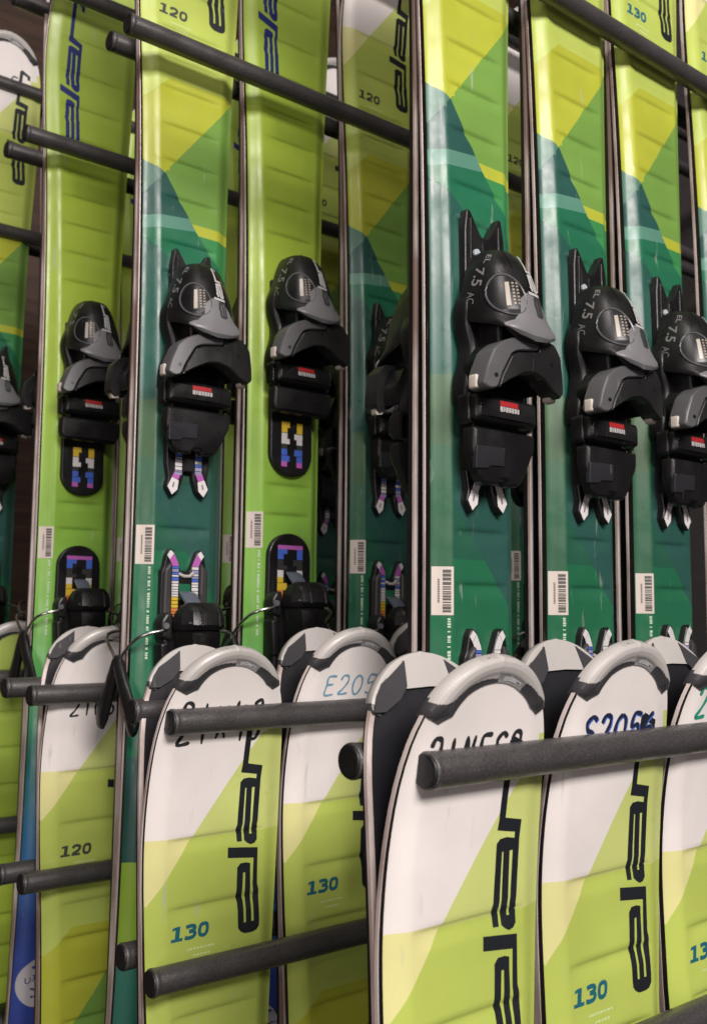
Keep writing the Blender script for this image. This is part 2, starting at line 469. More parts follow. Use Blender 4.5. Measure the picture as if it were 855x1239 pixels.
def logo_polys():
    """the maker's tall wordmark, in millimetres (x across, s down); traced from the shovel print"""
    P = []
    # n : hook, stem, foot
    P += [[(170,-250),(185,-268),(240,-225),(240,-170),(222,-178),(222,-205),(192,-222),(170,-222)], [(170,-222),(192,-222),(186,100),(164,100)],
          [(164,100),(186,100),(245,120),(241,205),(223,199),(224,172),(160,152)]]
    # a
    P += [[(172,192),(160,212),(160,252),(181,252),(186,252),(208,252),(219,252),(241,252),(241,205),(223,199),(195,189)],
          [(160,252),(181,252),(178,470),(156,470)], [(156,470),(178,470),(173,500),(150,500)], [(150,500),(173,500),(178,530),(178,580),(158,578),(157,530)],
          [(186,252),(208,252),(208,462),(185,462)], [(185,462),(208,462),(205,492),(182,492)], [(182,492),(205,492),(209,520),(209,542),(187,542)],
          [(219,252),(241,252),(238,460),(216,460)], [(216,460),(238,460),(235,490),(213,490)], [(213,490),(235,490),(239,520),(239,542),(219,542)],
          [(187,542),(209,542),(219,542),(239,542),(238,580),(228,600),(213,606),(199,594),(187,575)]]
    # l
    P += [[(122,604),(241,630),(241,690),(225,690),(122,667)]]
    # e
    P += [[(225,690),(241,690),(240,850),(222,850)], [(222,850),(240,850),(245,880),(224,880)], [(224,880),(245,880),(250,1070),(228,1070)],
          [(172,712),(160,735),(160,770),(184,770),(193,770),(212,770),(212,720),(195,711)],
          [(160,770),(184,770),(181,868),(158,868)], [(158,868),(181,868),(179,903),(155,903)], [(155,903),(179,903),(186,940),(188,1070),(165,1070),(163,940)],
          [(193,770),(212,770),(213,860),(192,860)], [(192,860),(213,860),(212,892),(190,892)], [(190,892),(212,892),(216,925),(218,1070),(197,1070),(195,925)],
          [(165,1070),(188,1070),(197,1070),(218,1070),(228,1070),(250,1070),(249,1105),(239,1128),(222,1136),(192,1135),(176,1120),(166,1098)]]
    return P
def logo_mesh(kind):
    mb = MB()
    if kind == 'a':
        tr = lambda x, y: (32.6 + (x - 250) * .190, 69.5 + (y - 45) * .1035); col = (.010, .012, .016); gro = GROOVES_A
    else:
        tr = lambda x, y: (-27 + (x - 165) * .178 , 83 + (y - 45) * .112 + (x - 165) * .035); col = (.012, .020, .13); gro = GROOVES_B
    f = sheet(gro)
    for p in logo_polys(): mb.patch([tr(*q) for q in p], f, .14, grid=(6, 1.1), col=col)
    return mb.mesh('logo', M_INK)
def ribbon(mb, pts, w, surf, off, col, steady=False):
    # rounded marker stroke as a flat ribbon following the ski
    P = []
    for i in range(len(pts) - 1):      # Catmull-Rom smoothing
        p0 = pts[max(0, i - 1)]; p1 = pts[i]; p2 = pts[i + 1]; p3 = pts[min(len(pts) - 1, i + 2)]
        for k in range(5):
            t = k / 5
            P.append(tuple(.5 * ((2*p1[d]) + (-p0[d]+p2[d])*t + (2*p0[d]-5*p1[d]+4*p2[d]-p3[d])*t*t + (-p0[d]+3*p1[d]-3*p2[d]+p3[d])*t**3) for d in (0, 1)))
    P.append(pts[-1]); L = []; R = []
    for i, p in enumerate(P):
        a = P[max(0, i - 1)]; b = P[min(len(P) - 1, i + 1)]
        dx, dy = b[0] - a[0], b[1] - a[1]; l = math.hypot(dx, dy) or 1
        ww = w if steady else w * (.5 if i in (0, len(P) - 1) else .95 + .12 * math.sin(i * .9))
        L.append(mb.vert(surf(p[0] - dy / l * ww, p[1] + dx / l * ww, off))); R.append(mb.vert(surf(p[0] + dy / l * ww, p[1] - dx / l * ww, off)))
    for i in range(len(P) - 1): mb.face((L[i], L[i + 1], R[i + 1], R[i]), col)
DIG = {'1': ([], [[(2.5,0),(4.9,0),(4.9,8.2),(2.5,8.2)], [(.5,0),(2.5,0),(2.5,1.7),(.5,1.7)], [(4.9,0),(6.8,0),(6.8,1.7),(4.9,1.7)], [(.7,6.2),(2.5,6.6),(2.5,8.2),(.7,7.7)]]),
 '3': ([[(.7,6.9),(2.2,7.3),(4.6,7.2),(5.7,6.2),(5.0,4.8),(2.6,4.4)], [(2.6,4.3),(5.0,4.1),(6.1,2.6),(5.0,1.1),(2.6,.8),(.5,1.2)]], []),
 '2': ([[(.9,5.6),(1.6,7.0),(3.6,7.4),(5.5,6.6),(5.6,5.0),(4.2,3.2),(1.2,1.5)]], [[(.4,0),(6.3,0),(6.3,1.7),(.4,1.7)]]),
 '0': ([[(3.2,7.4),(1.5,6.6),(1.0,4.1),(1.5,1.6),(3.2,.8),(4.9,1.6),(5.4,4.1),(4.9,6.6),(3.2,7.4)]], [])}
def size_mesh(txt, col):
    mb = MB(); f = sheet(GROOVES_A); k = 0
    for i, ch in enumerate(txt):
        T = lambda p: (-32 + i * 9.4 + p[0] * 1.25 + p[1] * .12, (178.5 if txt == '130' else 186) - p[1] * 1.06)
        st, po = DIG[ch]
        for q in po: mb.patch([T(p) for p in q], f, .14, grid=(5, 3), col=col)
        for q in st: ribbon(mb, [T(p) for p in q], 1.12, f, .15 + .004 * k, col, True); k += 1
    random.seed(3); y0 = 184 if txt == '130' else 191
    for k in range(2):
        x = -20 + k * 4.5
        while x < -1 - k * 3:
            w = random.uniform(1.0, 2.4); mb.patch([(x, y0 + k * 4), (x + w, y0 + k * 4), (x + w, y0 + 1.2 + k * 4), (x, y0 + 1.2 + k * 4)], f, .12, grid=4, col=(.56, .68, .30)); x += w + .6
    return mb.mesh('size_number', M_INK)

GL = {  # handwriting strokes in a unit box, y up
 '0': [[(.5,1),(.15,.8),(.05,.4),(.25,.02),(.6,0),(.9,.35),(.85,.8),(.5,1)]], '1': [[(.45,.98),(.5,0)]],
 '2': [[(.1,.75),(.3,1),(.75,.95),(.8,.65),(.45,.3),(.05,.02),(.95,.05)]], '3': [[(.1,.9),(.6,1),(.75,.75),(.35,.55),(.8,.4),(.6,.05),(.1,.05)]],
 '4': [[(.2,1),(.1,.5),(.9,.5)], [(.75,.9),(.7,0)]], '5': [[(.95,.95),(.3,1),(.2,.55),(.7,.6),(.85,.3),(.5,0),(.05,.08)]],
 '6': [[(.7,1),(.25,.7),(.08,.3),(.4,0),(.8,.2),(.6,.5),(.15,.35)]], 'S': [[(.95,.85),(.55,1),(.15,.8),(.3,.55),(.75,.45),(.75,.1),(.3,0),(.05,.15)]],
 'E': [[(.95,.98),(.2,.95),(.15,.5),(.1,0),(.9,.02)], [(.15,.52),(.75,.55)]], 'N': [[(.08,0),(.2,1)], [(.2,1),(.65,.1)], [(.65,.1),(.85,1)]],
 'o': [[(.5,.6),(.2,.45),(.2,.12),(.5,0),(.8,.2),(.75,.5),(.5,.6)]], 'x': [[(.1,.9),(.8,.1)], [(.8,.9),(.15,.1)]]}
def handwriting_mesh(txt, x0, s_base, h, w, pitch, col, col2=None, slant=.12, drop=0.0):
    mb = MB(); f = sheet(GROOVES_A); k = 0
    for i, ch in enumerate(txt):
        if ch == ' ': continue
        for st in GL[ch]:
            pts = [(x0 + i * pitch + (px * .8 + slant * py) * pitch * .95, s_base - i * drop - py * h) for px, py in st]
            if col2: ribbon(mb, [(a + .7, b + .5) for a, b in pts], w * 1.15, f, .13 + .003 * k, col2); k += 1
            ribbon(mb, pts, w, f, .17 + .003 * k, col); k += 1
    return mb.mesh('handwritten_number', M_INK)

# ---- sticker with bars, left shoulder
def shoulder_frame(s): return -hw(s) + 1.2
def sticker_mesh(s0, h, kind):
    gro = GROOVES_A if kind == 'a' else GROOVES_B
    mb = MB(); f = sheet(gro)
    def g(a, b, off): return f(-hw(b) + a, b, off)
    mb.patch([(.8, s0), (12.6, s0), (12.6, s0 + h), (.8, s0 + h)], g, .22, .0, grid=(1.2, 5), col=(.60, .525, .47))
    return mb.mesh('barcode_sticker', M_INK)
def bars_mesh(s0, h, kind):
    gro = GROOVES_A if kind == 'a' else GROOVES_B
    mb = MB(); f = sheet(gro); rnd = random.Random(5)
    def g(a, b, off): return f(-hw(b) + a, b, off)
    s = s0 + 2
    while s < s0 + h - 3:
        w = rnd.choice((.9, 1.4, 2.0)); mb.patch([(6.6, s), (10.8, s), (10.8, s + w), (6.6, s + w)], g, .34, grid=1.2, col=(.09, .08, .075)); s += w + rnd.choice((.4, .5, .8))
    s = s0 + 8
    while s < s0 + h - 8: mb.patch([(4.2, s), (5.2, s), (5.2, s + .7), (4.2, s + .7)], g, .34, grid=1, col=(.08, .07, .07)); s += 1.1
    return mb.mesh('barcode', M_INK)
def microtext_mesh(s0, s1, kind):
    gro = GROOVES_A if kind == 'a' else GROOVES_B
    mb = MB(); f = sheet(gro); rnd = random.Random(9)
    def g(a, b, off): return f(-hw(b) + a, b, off)
    s = s0
    while s < s1:
        w = rnd.uniform(.7, 1.7)
        mb.patch([(9.0, s), (10.6 + rnd.uniform(-.3, .3), s), (10.6, s + w), (9.0, s + w)], g, .16, grid=.9, col=(.50, .62, .45)); s += w + rnd.choice((.5, .6, 2.2))
    return mb.mesh('edge_lettering', M_INK)
def roundel_meshes():
    mb = MB(); f = sheet(GROOVES_B)
    mb.patch([(-17 + 22.5 * math.cos(t), 1032 + 22.5 * math.sin(t)) for t in [2 * math.pi * k / 40 for k in range(40)]], f, .15, grid=(1.5, 5), col=(.52, .50, .52))
    a = mb.mesh('round_sticker', M_INK)
    mb = MB(); c = (.06, .06, .16)
    add_text(mb, 'U-FLEX', 7.4, lambda x, y, w: (-17 - w * .62 + x * 1.24, 1031 - y), f, .34, c, bold=.05, spacing=1.08, grid=1.5)
    ribbon(mb, [(-27, 1036), (-19, 1038.6), (-8, 1037.2), (-3, 1034.5)], .8, f, .45, c)
    x = -26
    while x < -8: mb.patch([(x, 1043), (x + 2.4, 1043), (x + 2.4, 1045), (x, 1045)], f, .36, grid=1, col=c); x += 3.1
    return a, mb.mesh('sticker_lettering', M_INK)

# ------------------------------------------------------------------ bindings
K0 = (.005, .0048, .005); K1 = (.0085, .008, .0085); K2 = (.014, .0135, .014); GR = (.175, .172, .178); GRD = (.085, .085, .09)
def rounded(poly, r, n=3):
    out = []; N = len(poly)
    for i, p in enumerate(poly):
        a = poly[i - 1]; b = poly[(i + 1) % N]
        va = (a[0] - p[0], a[1] - p[1]); vb = (b[0] - p[0], b[1] - p[1])
        la = math.hypot(*va); lb = math.hypot(*vb); q = min(r, la * .45, lb * .45)
        A = (p[0] + va[0] / la * q, p[1] + va[1] / la * q); B = (p[0] + vb[0] / lb * q, p[1] + vb[1] / lb * q)
        for k in range(n + 1):
            t = k / n; out.append(((1-t)**2*A[0] + 2*t*(1-t)*p[0] + t*t*B[0], (1-t)**2*A[1] + 2*t*(1-t)*p[1] + t*t*B[1]))
    return out
def slab(mb, poly, n0, n1, r=2.0, bev=1.2, col=K1, bulge=None, grid=5.0):
    """a moulded slab: rounded outline, bevelled top edge, on the ski deck"""
    P = rounded(poly, r)
    cx = sum(p[0] for p in P) / len(P); cy = sum(p[1] for p in P) / len(P)
    def inset(d):
        out = []; N = len(P)
        ar = sum(P[i][0] * P[(i+1) % N][1] - P[(i+1) % N][0] * P[i][1] for i in range(N)); sg = 1 if ar > 0 else -1
        for i, p in enumerate(P):
            a = P[i - 1]; b = P[(i + 1) % N]; dx, dy = b[0] - a[0], b[1] - a[1]; l = math.hypot(dx, dy) or 1
            out.append((p[0] - sg * dy / l * d, p[1] + sg * dx / l * d))
        return out
    top = n1 if not bulge else (lambda x, s: n1 + bulge(x, s))
    tf = (lambda x, s: top(x, s)) if callable(top) else (lambda x, s: top)
    rs = []
    for d, nf in ((0, lambda x, s: n0), (0, lambda x, s: tf(x, s) - bev), (bev * .3, lambda x, s: tf(x, s) - bev * .35), (bev, lambda x, s: tf(x, s))):
        Q = inset(d); rs.append([deck(x, s, nf(x, s)) for x, s in Q])
    mb.rings(rs, col, cap0=True, cap1=False)
    mb.patch(inset(bev), deck, tf, grid=grid, col=col)

# toe housing surface: a in -1..1 across, s along (values for the reference position; ds slides it)
TW = [(435, 8), (437, 12), (441, 15.5), (447, 18.5), (455, 21), (468, 24.5), (480, 26.5), (488, 26), (495, 23), (500, 18), (504, 10)]
THH = [(435, 19), (437, 25), (441, 30), (447, 34.5), (455, 38.8), (468, 43.5), (480, 46.5), (488, 48.3), (495, 49.6), (500, 50.2), (504, 50)]
def housing(ds):
    def f(a, s, off):
        w = smooth_tab(TW, s); h = smooth_tab(THH, s); t = a * math.pi / 2
        x = w * math.copysign(abs(math.sin(t)) ** .85, math.sin(t)); c = max(0, math.cos(t)) ** .72
        n0 = 6 if s < 484 else 6 + (h - 12) * smoothstep(482, 498, s)
        n = n0 + (h - n0) * c
        return deck(x + math.sin(t) * off, s + ds, n + c * off)
    return f
def toe_housing_mesh(ds):
    mb = MB(); f = housing(ds); rs = []
    for s in (435, 436, 437.5, 439.5, 442, 446, 451, 457, 463, 469, 475, 480, 484, 488, 492, 496, 499.5, 502, 503.6):
        top = [f(-1 + 2 * k / 22, s, 0) for k in range(23)]
        rs.append(top)
    mb.rings(rs, K1)
    # neck and side cheeks under the visor
    slab(mb, [(-22, 462 + ds), (-28, 478 + ds), (-27, 490 + ds), (-22.5, 502 + ds), (-24, 512 + ds), (-28.5, 526 + ds), (-29, 540 + ds), (29, 540 + ds), (28.5, 526 + ds), (24, 512 + ds), (22.5, 502 + ds), (27, 490 + ds), (28, 478 + ds), (22, 462 + ds)], 3, 15, r=5, bev=3, col=K1)
    slab(mb, [(-15, 474 + ds), (-17, 492 + ds), (-15, 514 + ds), (15, 514 + ds), (17, 492 + ds), (15, 474 + ds)], 10, 33, r=4, bev=3, col=K0)
    # raised seams on the cap
    for a in (-.22, .42):
        pa = [f(a, s, .2) for s in (436.5, 440, 446, 453)]; mb.tube(pa, .5 * MM, K0, seg=6)
    return mb.mesh('toe_binding', M_PLAST, sharp=45, recalc=True)
def visor_mesh(ds):
    mb = MB(); f = housing(ds)
    poly = [(-.9, 496), (-.82, 494.5), (-.42, 491.5), (-.24, 486), (-.20, 476), (-.07, 471), (.10, 474), (.34, 487.5), (.72, 495), (.74, 499), (.36, 502.8), (-.1, 503.9), (-.6, 501)]
    mb.patch(poly, f, 1.1, -.4, grid=(.07, 3), col=GR)
    # paler lip along the lower rim
    mb.patch([(.74, 499.2), (.36, 503), (-.1, 504), (-.6, 501.2), (-.88, 496.2), (-.6, 498), (-.1, 500.6), (.34, 500.2), (.6, 497.5)], f, 1.5, .8, grid=(.07, 3), col=(.085, .084, .088))
    return mb.mesh('visor', M_SATIN, sharp=40, recalc=True)
def window_mesh(ds):
    mb = MB(); f = housing(ds)
    ring = []; inn = []
    for k in range(28):
        t = 2 * math.pi * k / 28
        ring.append((-.40 + .30 * math.cos(t) + .06 * math.sin(t), 473 + 14.5 * math.sin(t)))
    P = [f(a, s, .5) for a, s in ring]; mb.tube(P + [P[0], P[1]], .75 * MM, GRD, seg=6)
    mb.patch([(-.40 + .95 * (a + .40), 473 + .95 * (s - 473)) for a, s in ring], f, .35, grid=(.06, 3), col=(.008, .008, .009))
    for k in range(7):
        a0 = -.37; s = 464.5 + k * 2.4
        mb.patch([(a0 - .05, s), (a0 + .02, s - .3), (a0 + .02, s + 2.1), (a0 - .05, s + 2.4)], f, .6, grid=None, col=(.45, .40, .34))
        for j in range(2):
            mb.patch([(a0 + .06 + j * .07, s), (a0 + .10 + j * .07, s - .2), (a0 + .10 + j * .07, s + 1.2 - .3 * (k % 2)), (a0 + .06 + j * .07, s + 1.3)], f, .6, grid=None, col=(.30, .26, .21))
    return mb.mesh('release_window', M_SATIN, sharp=40)
def toe_text_mesh(ds, dark=False):
    mb = MB(); f = housing(ds); c = (.17, .165, .16)
    # running down the left flank, and the wordmark on the right of the visor
    add_text(mb, 'EL', 7.5, lambda x, y, w: (-.66 + y * .022 - x * .012, 440.5 + x * 1.0), f, .35, c, bold=.10, shear=.2)
    add_text(mb, '7.5', 11.5, lambda x, y, w: (-.86 + y * .018 - x * .004, 449.5 + x * 1.0), f, .35, c, bold=.2, shear=.25)
    add_text(mb, 'AC', 6.5, lambda x, y, w: (-.94 + y * .018, 467 + x * 1.0), f, .35, c, shear=.2)
    for p in logo_polys():
        q = [(.02 + (x - 165) * .0015, 442 + (y + 250) * .0325) for x, y in p]
        yy = sum(v[1] for v in q) / len(q)
        mb.patch(q, f, 1.45, grid=(.05, 3), col=(.42, .41, .41) if yy < 474 else (.035, .035, .037))
    return mb.mesh('toe_lettering', M_INK)
def wing_surf(x, s, n): return deck(x, s, n - (abs(x) / 36) ** 2 * 5)
def wing_mesh(ds, side):
    mb = MB()
    if side < 0:
        p = [(-38.5, 534), (-36, 524), (-31, 511.5), (-24, 505.5), (-7, 498.5), (8, 497), (8, 507), (-11.5, 510), (-17, 512.5), (-25, 527), (-28, 536), (-34, 537)]
        col = (.085, .083, .087)
    else:
        p = [(8.3, 497), (27, 499), (35, 506), (37.5, 520), (38, 530), (33, 534), (23.5, 530.5), (13.5, 524.5), (3.5, 522), (-6, 523.6), (-17.5, 529.4), (-27.2, 535.8), (-24.3, 527.4), (-16.3, 513), (-10.8, 510.6), (8.3, 507.5)]
        col = K2
    P = rounded([(x, s + ds) for x, s in p], 3 if side < 0 else 1.5)
    top = 45.5 if side < 0 else 44.8
    def edge(Q, d):
        out = []; N = len(Q); ar = sum(Q[i][0] * Q[(i+1) % N][1] - Q[(i+1) % N][0] * Q[i][1] for i in range(N)); sg = 1 if ar > 0 else -1
        for i, q in enumerate(Q):
            a = Q[i-1]; b = Q[(i+1) % N]; dx, dy = b[0]-a[0], b[1]-a[1]; l = math.hypot(dx, dy) or 1
            out.append((q[0] - sg*dy/l*d, q[1] + sg*dx/l*d))
        return out
    rs = [[wing_surf(x, s, n) for x, s in edge(P, d)] for d, n in ((0, 31), (0, top - 1.6), (.4, top - .5), (1.1, top))]
    mb.rings(rs, col, cap1=False)
    mb.patch(edge(P, 1.1), wing_surf, top, grid=5, col=col)
    # screw recess, pale roller at the end
    for (sx, ss) in (((-29.5, 528),) if side < 0 else ((2, 511.5), (22, 513.5))):
        mb.patch([(sx + 1.5 * math.cos(t), ss + ds + 1.5 * math.sin(t)) for t in [k * math.pi / 5 for k in range(10)]], wing_surf, top + .15, grid=None, col=(.006, .006, .006))
    x = -31 if side < 0 else 37
    if side < 0: slab(mb, [(x - 8, 527 + ds), (x - 3, 527 + ds), (x - 3, 536 + ds), (x - 8, 536 + ds)], 28, 34, r=1.5, bev=1.2, col=(.50, .45, .39))
    else: slab(mb, [(x - 9, 529 + ds), (x - 1, 530 + ds), (x - 2, 536 + ds), (x - 8, 535 + ds)], 29, 35, r=1.5, bev=1.2, col=(.50, .45, .39))
    if side < 0:   # dark yoke that carries the arch
        slab(mb, [(x_, s_ + ds) for x_, s_ in [(-26, 531), (-27, 516), (-20, 503), (-6, 499), (8, 499), (24, 503), (30, 516), (29, 531), (20, 524), (4, 517), (-12, 520)]], 12, 34, r=3, bev=1.5, col=K0)
    return mb.mesh('toe_wing', M_SATIN if side < 0 else M_PLAST, sharp=40, recalc=True)
def pad_mesh(ds, short):
    mb = MB()
    slab(mb, [(-22, 531 + ds), (-20, (584 if not short else 572) + ds), (22, (584 if not short else 572) + ds), (24, 531 + ds)], 2, 14, r=4, bev=1.5, col=K0)
    slab(mb, [(-28, 535 + ds), (-28.5, 553 + ds), (29.5, 553 + ds), (29, 535 + ds)], 14, 24, r=4, bev=3.5, col=(.009, .0088, .009), bulge=lambda x, s: 2.2 * math.cos((x) / 29 * 1.2) - .03 * (s - ds - 544) ** 2 * .5)
    # raised rim plates at both sides of the roller
    for sg in (-1, 1):
        slab(mb, [(sg * 28, 534 + ds), (sg * 30.5, 537 + ds), (sg * 30.5, 552 + ds), (sg * 28, 555 + ds)], 9, 19, r=1.2, bev=1, col=K1)
    if not short: pl = [(-28.5, 556.5), (-28.5, 571), (-21, 589), (-17, 592.5), (-5, 592.5), (-4, 589), (4, 589), (5, 592.5), (15, 592.5), (19, 589), (29, 567), (29, 556.5)]
    else: pl = [(-30, 556.5), (-30, 572), (-27, 578), (27, 578), (30, 572), (30, 556.5)]
    slab(mb, [(x, s + ds) for x, s in pl], 12, 21, r=2.5, bev=2.2, col=K1, bulge=lambda x, s: 2.5 * math.cos(x / 32 * 1.3) - .0016 * (s - ds - 560) ** 2 * 2)
    return mb.mesh('antifriction_pad', M_PLAST, sharp=42, recalc=True)
def pad_recess_mesh(ds):
    mb = MB()
    slab(mb, [(-27, 569 + ds), (-26, 583.5 + ds), (-17, 583 + ds), (-14, 581 + ds), (-2, 580.5 + ds), (-2, 568.5 + ds)], 18, 21.9, r=.8, bev=.5, col=(.022, .022, .026), bulge=lambda x, s: 2.5 * math.cos(x / 32 * 1.3) - .0016 * (s - ds - 560) ** 2 * 2)
    return mb.mesh('cover_plate', M_SATIN, sharp=42, recalc=True)
def pad_label_mesh(ds):
    mb = MB()
    def f(x, s, off): return deck(x, s, 24 + 2.2 * math.cos(x / 29 * 1.2) - .03 * (s - ds - 544) ** 2 * .5 + off)
    mb.patch([(-9, 538.5 + ds), (8, 538.5 + ds), (8, 542 + ds), (-9, 542 + ds)], f, .25, grid=2, col=(.36, .012, .016))
    rnd = random.Random(2); x = -9
    while x < 7:
        w = rnd.uniform(1.4, 2.6); mb.patch([(x, 542.3 + ds), (x + w, 542.3 + ds), (x + w, 545.6 + ds + rnd.uniform(-.5, .2)), (x, 545.6 + ds)], f, .25, grid=2, col=(.42, .40, .40)); x += w + .5
    return mb.mesh('warning_label', M_INK)

def track_mesh(kind, ds, end):
    """base rail of the toe piece; end: how far down its lower feet reach"""
    mb = MB()
    if kind == 'a':
        t0 = 405 + end
        slab(mb, [(-19, t0 + 14), (-16.5, t0), (-13.5, t0), (-3, t0 + 17), (3, t0 + 17), (13.5, t0), (16.5, t0), (19, t0 + 14), (20, t0 + 150), (19.5, t0 + 178),
                  (17.5, t0 + 189), (19.5, t0 + 197), (14.5, t0 + 205), (8, t0 + 200), (4.5, t0 + 190), (4, t0 + 184), (-4, t0 + 184), (-4.5, t0 + 190), (-8, t0 + 200), (-14.5, t0 + 205), (-19.5, t0 + 197), (-17.5, t0 + 189), (-19.5, t0 + 178), (-20, t0 + 150)], -.5, 6, r=1.5, bev=1.0, col=K1)
        slab(mb, [(-3, t0 + 21), (3, t0 + 21), (3, t0 + 28), (-3, t0 + 28)], 5, 6.6, r=.5, bev=.2, col=(.004, .004, .004))
        mb.tube([deck(-9, t0 + 30, 6), deck(-9, t0 + 30, 7.4)], 3 * MM, (.40, .44, .48), seg=12)
        for sg in (-1, 1): slab(mb, [(sg * 12.5, t0 + 6), (sg * 14, t0 + 6), (sg * 16, t0 + 150), (sg * 13.5, t0 + 150)], 5, 6.8, r=.3, bev=.3, col=K0)
    else:
        t0 = end
        a = [(-22 * math.cos(t), 552 + t0 + 20 * math.sin(t)) for t in [math.pi * k / 14 for k in range(15)]]
        slab(mb, [(22, 398 + ds * .0 + t0), (-22, 398 + t0)] + a, -.5, 5, r=1.5, bev=1.2, col=K1)
    return mb.mesh('toe_base_track', M_PLAST, sharp=42, recalc=True)
PUR = (.42, .10, .40); BLU = (.05, .12, .50); WHT = (.62, .60, .60); YLW = (.62, .42, .03); ORG = (.60, .20, .05); RED = (.50, .03, .04)
def scale_mesh_toe(kind, end, plain=False):
    mb = MB(); rnd = random.Random(11)
    if kind == 'a':
        t0 = 405 + end
        for sg in (-1, 1):
            s = t0 + 146
            while s < t0 + 184:
                h = rnd.uniform(1.4, 3.2); c = WHT if s < t0 + 168 else rnd.choice((BLU, (.3, .3, .45), WHT))
                mb.patch([(sg * 6, s), (sg * 12, s), (sg * 12, s + h), (sg * 6, s + h)], deck, 6.25, grid=None, col=c); s += h + .6
            mb.patch([(sg * 6, t0 + 184.2), (sg * 12.3, t0 + 184.2), (sg * 14.5, t0 + 189), (sg * 9.2, t0 + 191.5)], deck, 6.25, grid=None, col=WHT if plain else PUR)
            mb.patch([(sg * 8.6, t0 + 191.7), (sg * 14.6, t0 + 189.3), (sg * 18.3, t0 + 196.8), (sg * 14.3, t0 + 203.3), (sg * 9.6, t0 + 199)], deck, 6.25, grid=None, col=(.66, .63, .63) )
            mb.patch([(sg * 12, t0 + 193.5), (sg * 13.4, t0 + 193), (sg * 14.4, t0 + 197), (sg * 13, t0 + 197.6)], deck, 6.35, grid=None, col=(.2, .18, .2))
    else:
        t0 = end; s = 524 + t0; k = 0
        for c, h in ((YLW, 5), (YLW, 5), (WHT, 5), (WHT, 5), ((.03, .03, .03), 4), (BLU, 6), (BLU, 5), (PUR, 5)):
            for sg in (-1, 1):
                x0, x1 = (5, 11) if (k + (sg > 0)) % 3 else (2.5, 11)
                mb.patch([(sg * x0, s), (sg * x1, s), (sg * x1, s + h - .5 * (k % 2)), (sg * x0, s + h - .5 * (k % 2))], deck, 5.25, grid=None, col=c)
            s += h; k += 1
    return mb.mesh('scale_sticker', M_INK)
def heel_track_mesh(kind, dh):
    mb = MB(); t0 = 640 + dh
    if kind == 'a':
        slab(mb, [(-19, t0 + 14), (-17, t0 + 4), (-14, t0 - 1), (-10, t0 + 1), (-4, t0 + 17), (4, t0 + 17), (10, t0 + 1), (14, t0 - 1), (17, t0 + 4), (19, t0 + 14), (21, t0 + 18), (21, t0 + 150), (-21, t0 + 150), (-21, t0 + 18)], -.5, 5.5, r=1.5, bev=1, col=K1)
        slab(mb, [(-5, t0 + 27), (5, t0 + 27), (5, t0 + 40), (-5, t0 + 40)], 4, 5.8, r=.8, bev=.2, col=GREEN2)
        for sg in (-1, 1): slab(mb, [(sg * 13, t0 + 10), (sg * 19, t0 + 16), (sg * 20, t0 + 100), (sg * 13, t0 + 100)], 3, 8.5, r=2, bev=1.5, col=(.045, .042, .043))
        mb.tube([deck(-6, t0 + 19, 6), deck(-2, t0 + 21, 7), deck(3, t0 + 21, 7), deck(7, t0 + 18, 6)], 1.4 * MM, (.45, .43, .4), seg=8)
    else:
        a = [(22 * math.cos(t), t0 - .5 + 20 - 20 * math.sin(t)) for t in [math.pi * k / 14 for k in range(15)]]
        slab(mb, a + [(-23, t0 + 130), (23, t0 + 130)], -.5, 5, r=1.5, bev=1.2, col=K1)
    return mb.mesh('heel_base_track', M_PLAST, sharp=42, recalc=True)
def heel_scale_mesh(kind, dh, plain=False):
    mb = MB(); t0 = 640 + dh; rnd = random.Random(4)
    if kind == 'a':
        for sg in (-1, 1):
            mb.patch([(sg * 13.5, t0 + .5), (sg * 16.5, t0 + 4.5), (sg * 14, t0 + 8), (sg * 10.5, t0 + 3)], deck, 5.8, grid=None, col=(.66, .62, .63))
            mb.patch([(sg * 10.3, t0 + 3.2), (sg * 13.9, t0 + 8.2), (sg * 11.8, t0 + 13), (sg * 6, t0 + 13), (sg * 7, t0 + 10)], deck, 5.8, grid=None, col=WHT if plain else PUR)
            s = t0 + 13.4
            while s < t0 + 52:
                h = rnd.uniform(1.2, 2.6); q = s - t0
                c = rnd.choice((BLU, (.25, .25, .42), WHT)) if q < 24 else WHT if q < 36 else YLW if q < 44 else ORG
                mb.patch([(sg * 6, s), (sg * 11.8, s), (sg * 11.8, s + h), (sg * 6, s + h)], deck, 5.8, grid=None, col=c); s += h + .55
    else:
        mb.patch([(-13, t0 + 10), (13, t0 + 10), (13, t0 + 13.5), (-13, t0 + 13.5)], deck, 5.3, grid=None, col=PUR)
        s = t0 + 13.6; k = 0
        for c, h in ((BLU, 4), (BLU, 5), ((.03, .03, .03), 5), ((.03, .03, .03), 4), (WHT, 6), (YLW, 5), (YLW, 6), (ORG, 5), (RED, 5)):
            for sg in (-1, 1):
                x0 = 3 if (k + (sg > 0)) % 3 == 0 else 7
                mb.patch([(sg * x0, s), (sg * 13, s), (sg * 13, s + h - .4 * (k % 2)), (sg * x0, s + h - .4 * (k % 2))], deck, 5.3, grid=None, col=c)
            s += h; k += 1
    return mb.mesh('scale_sticker', M_INK)
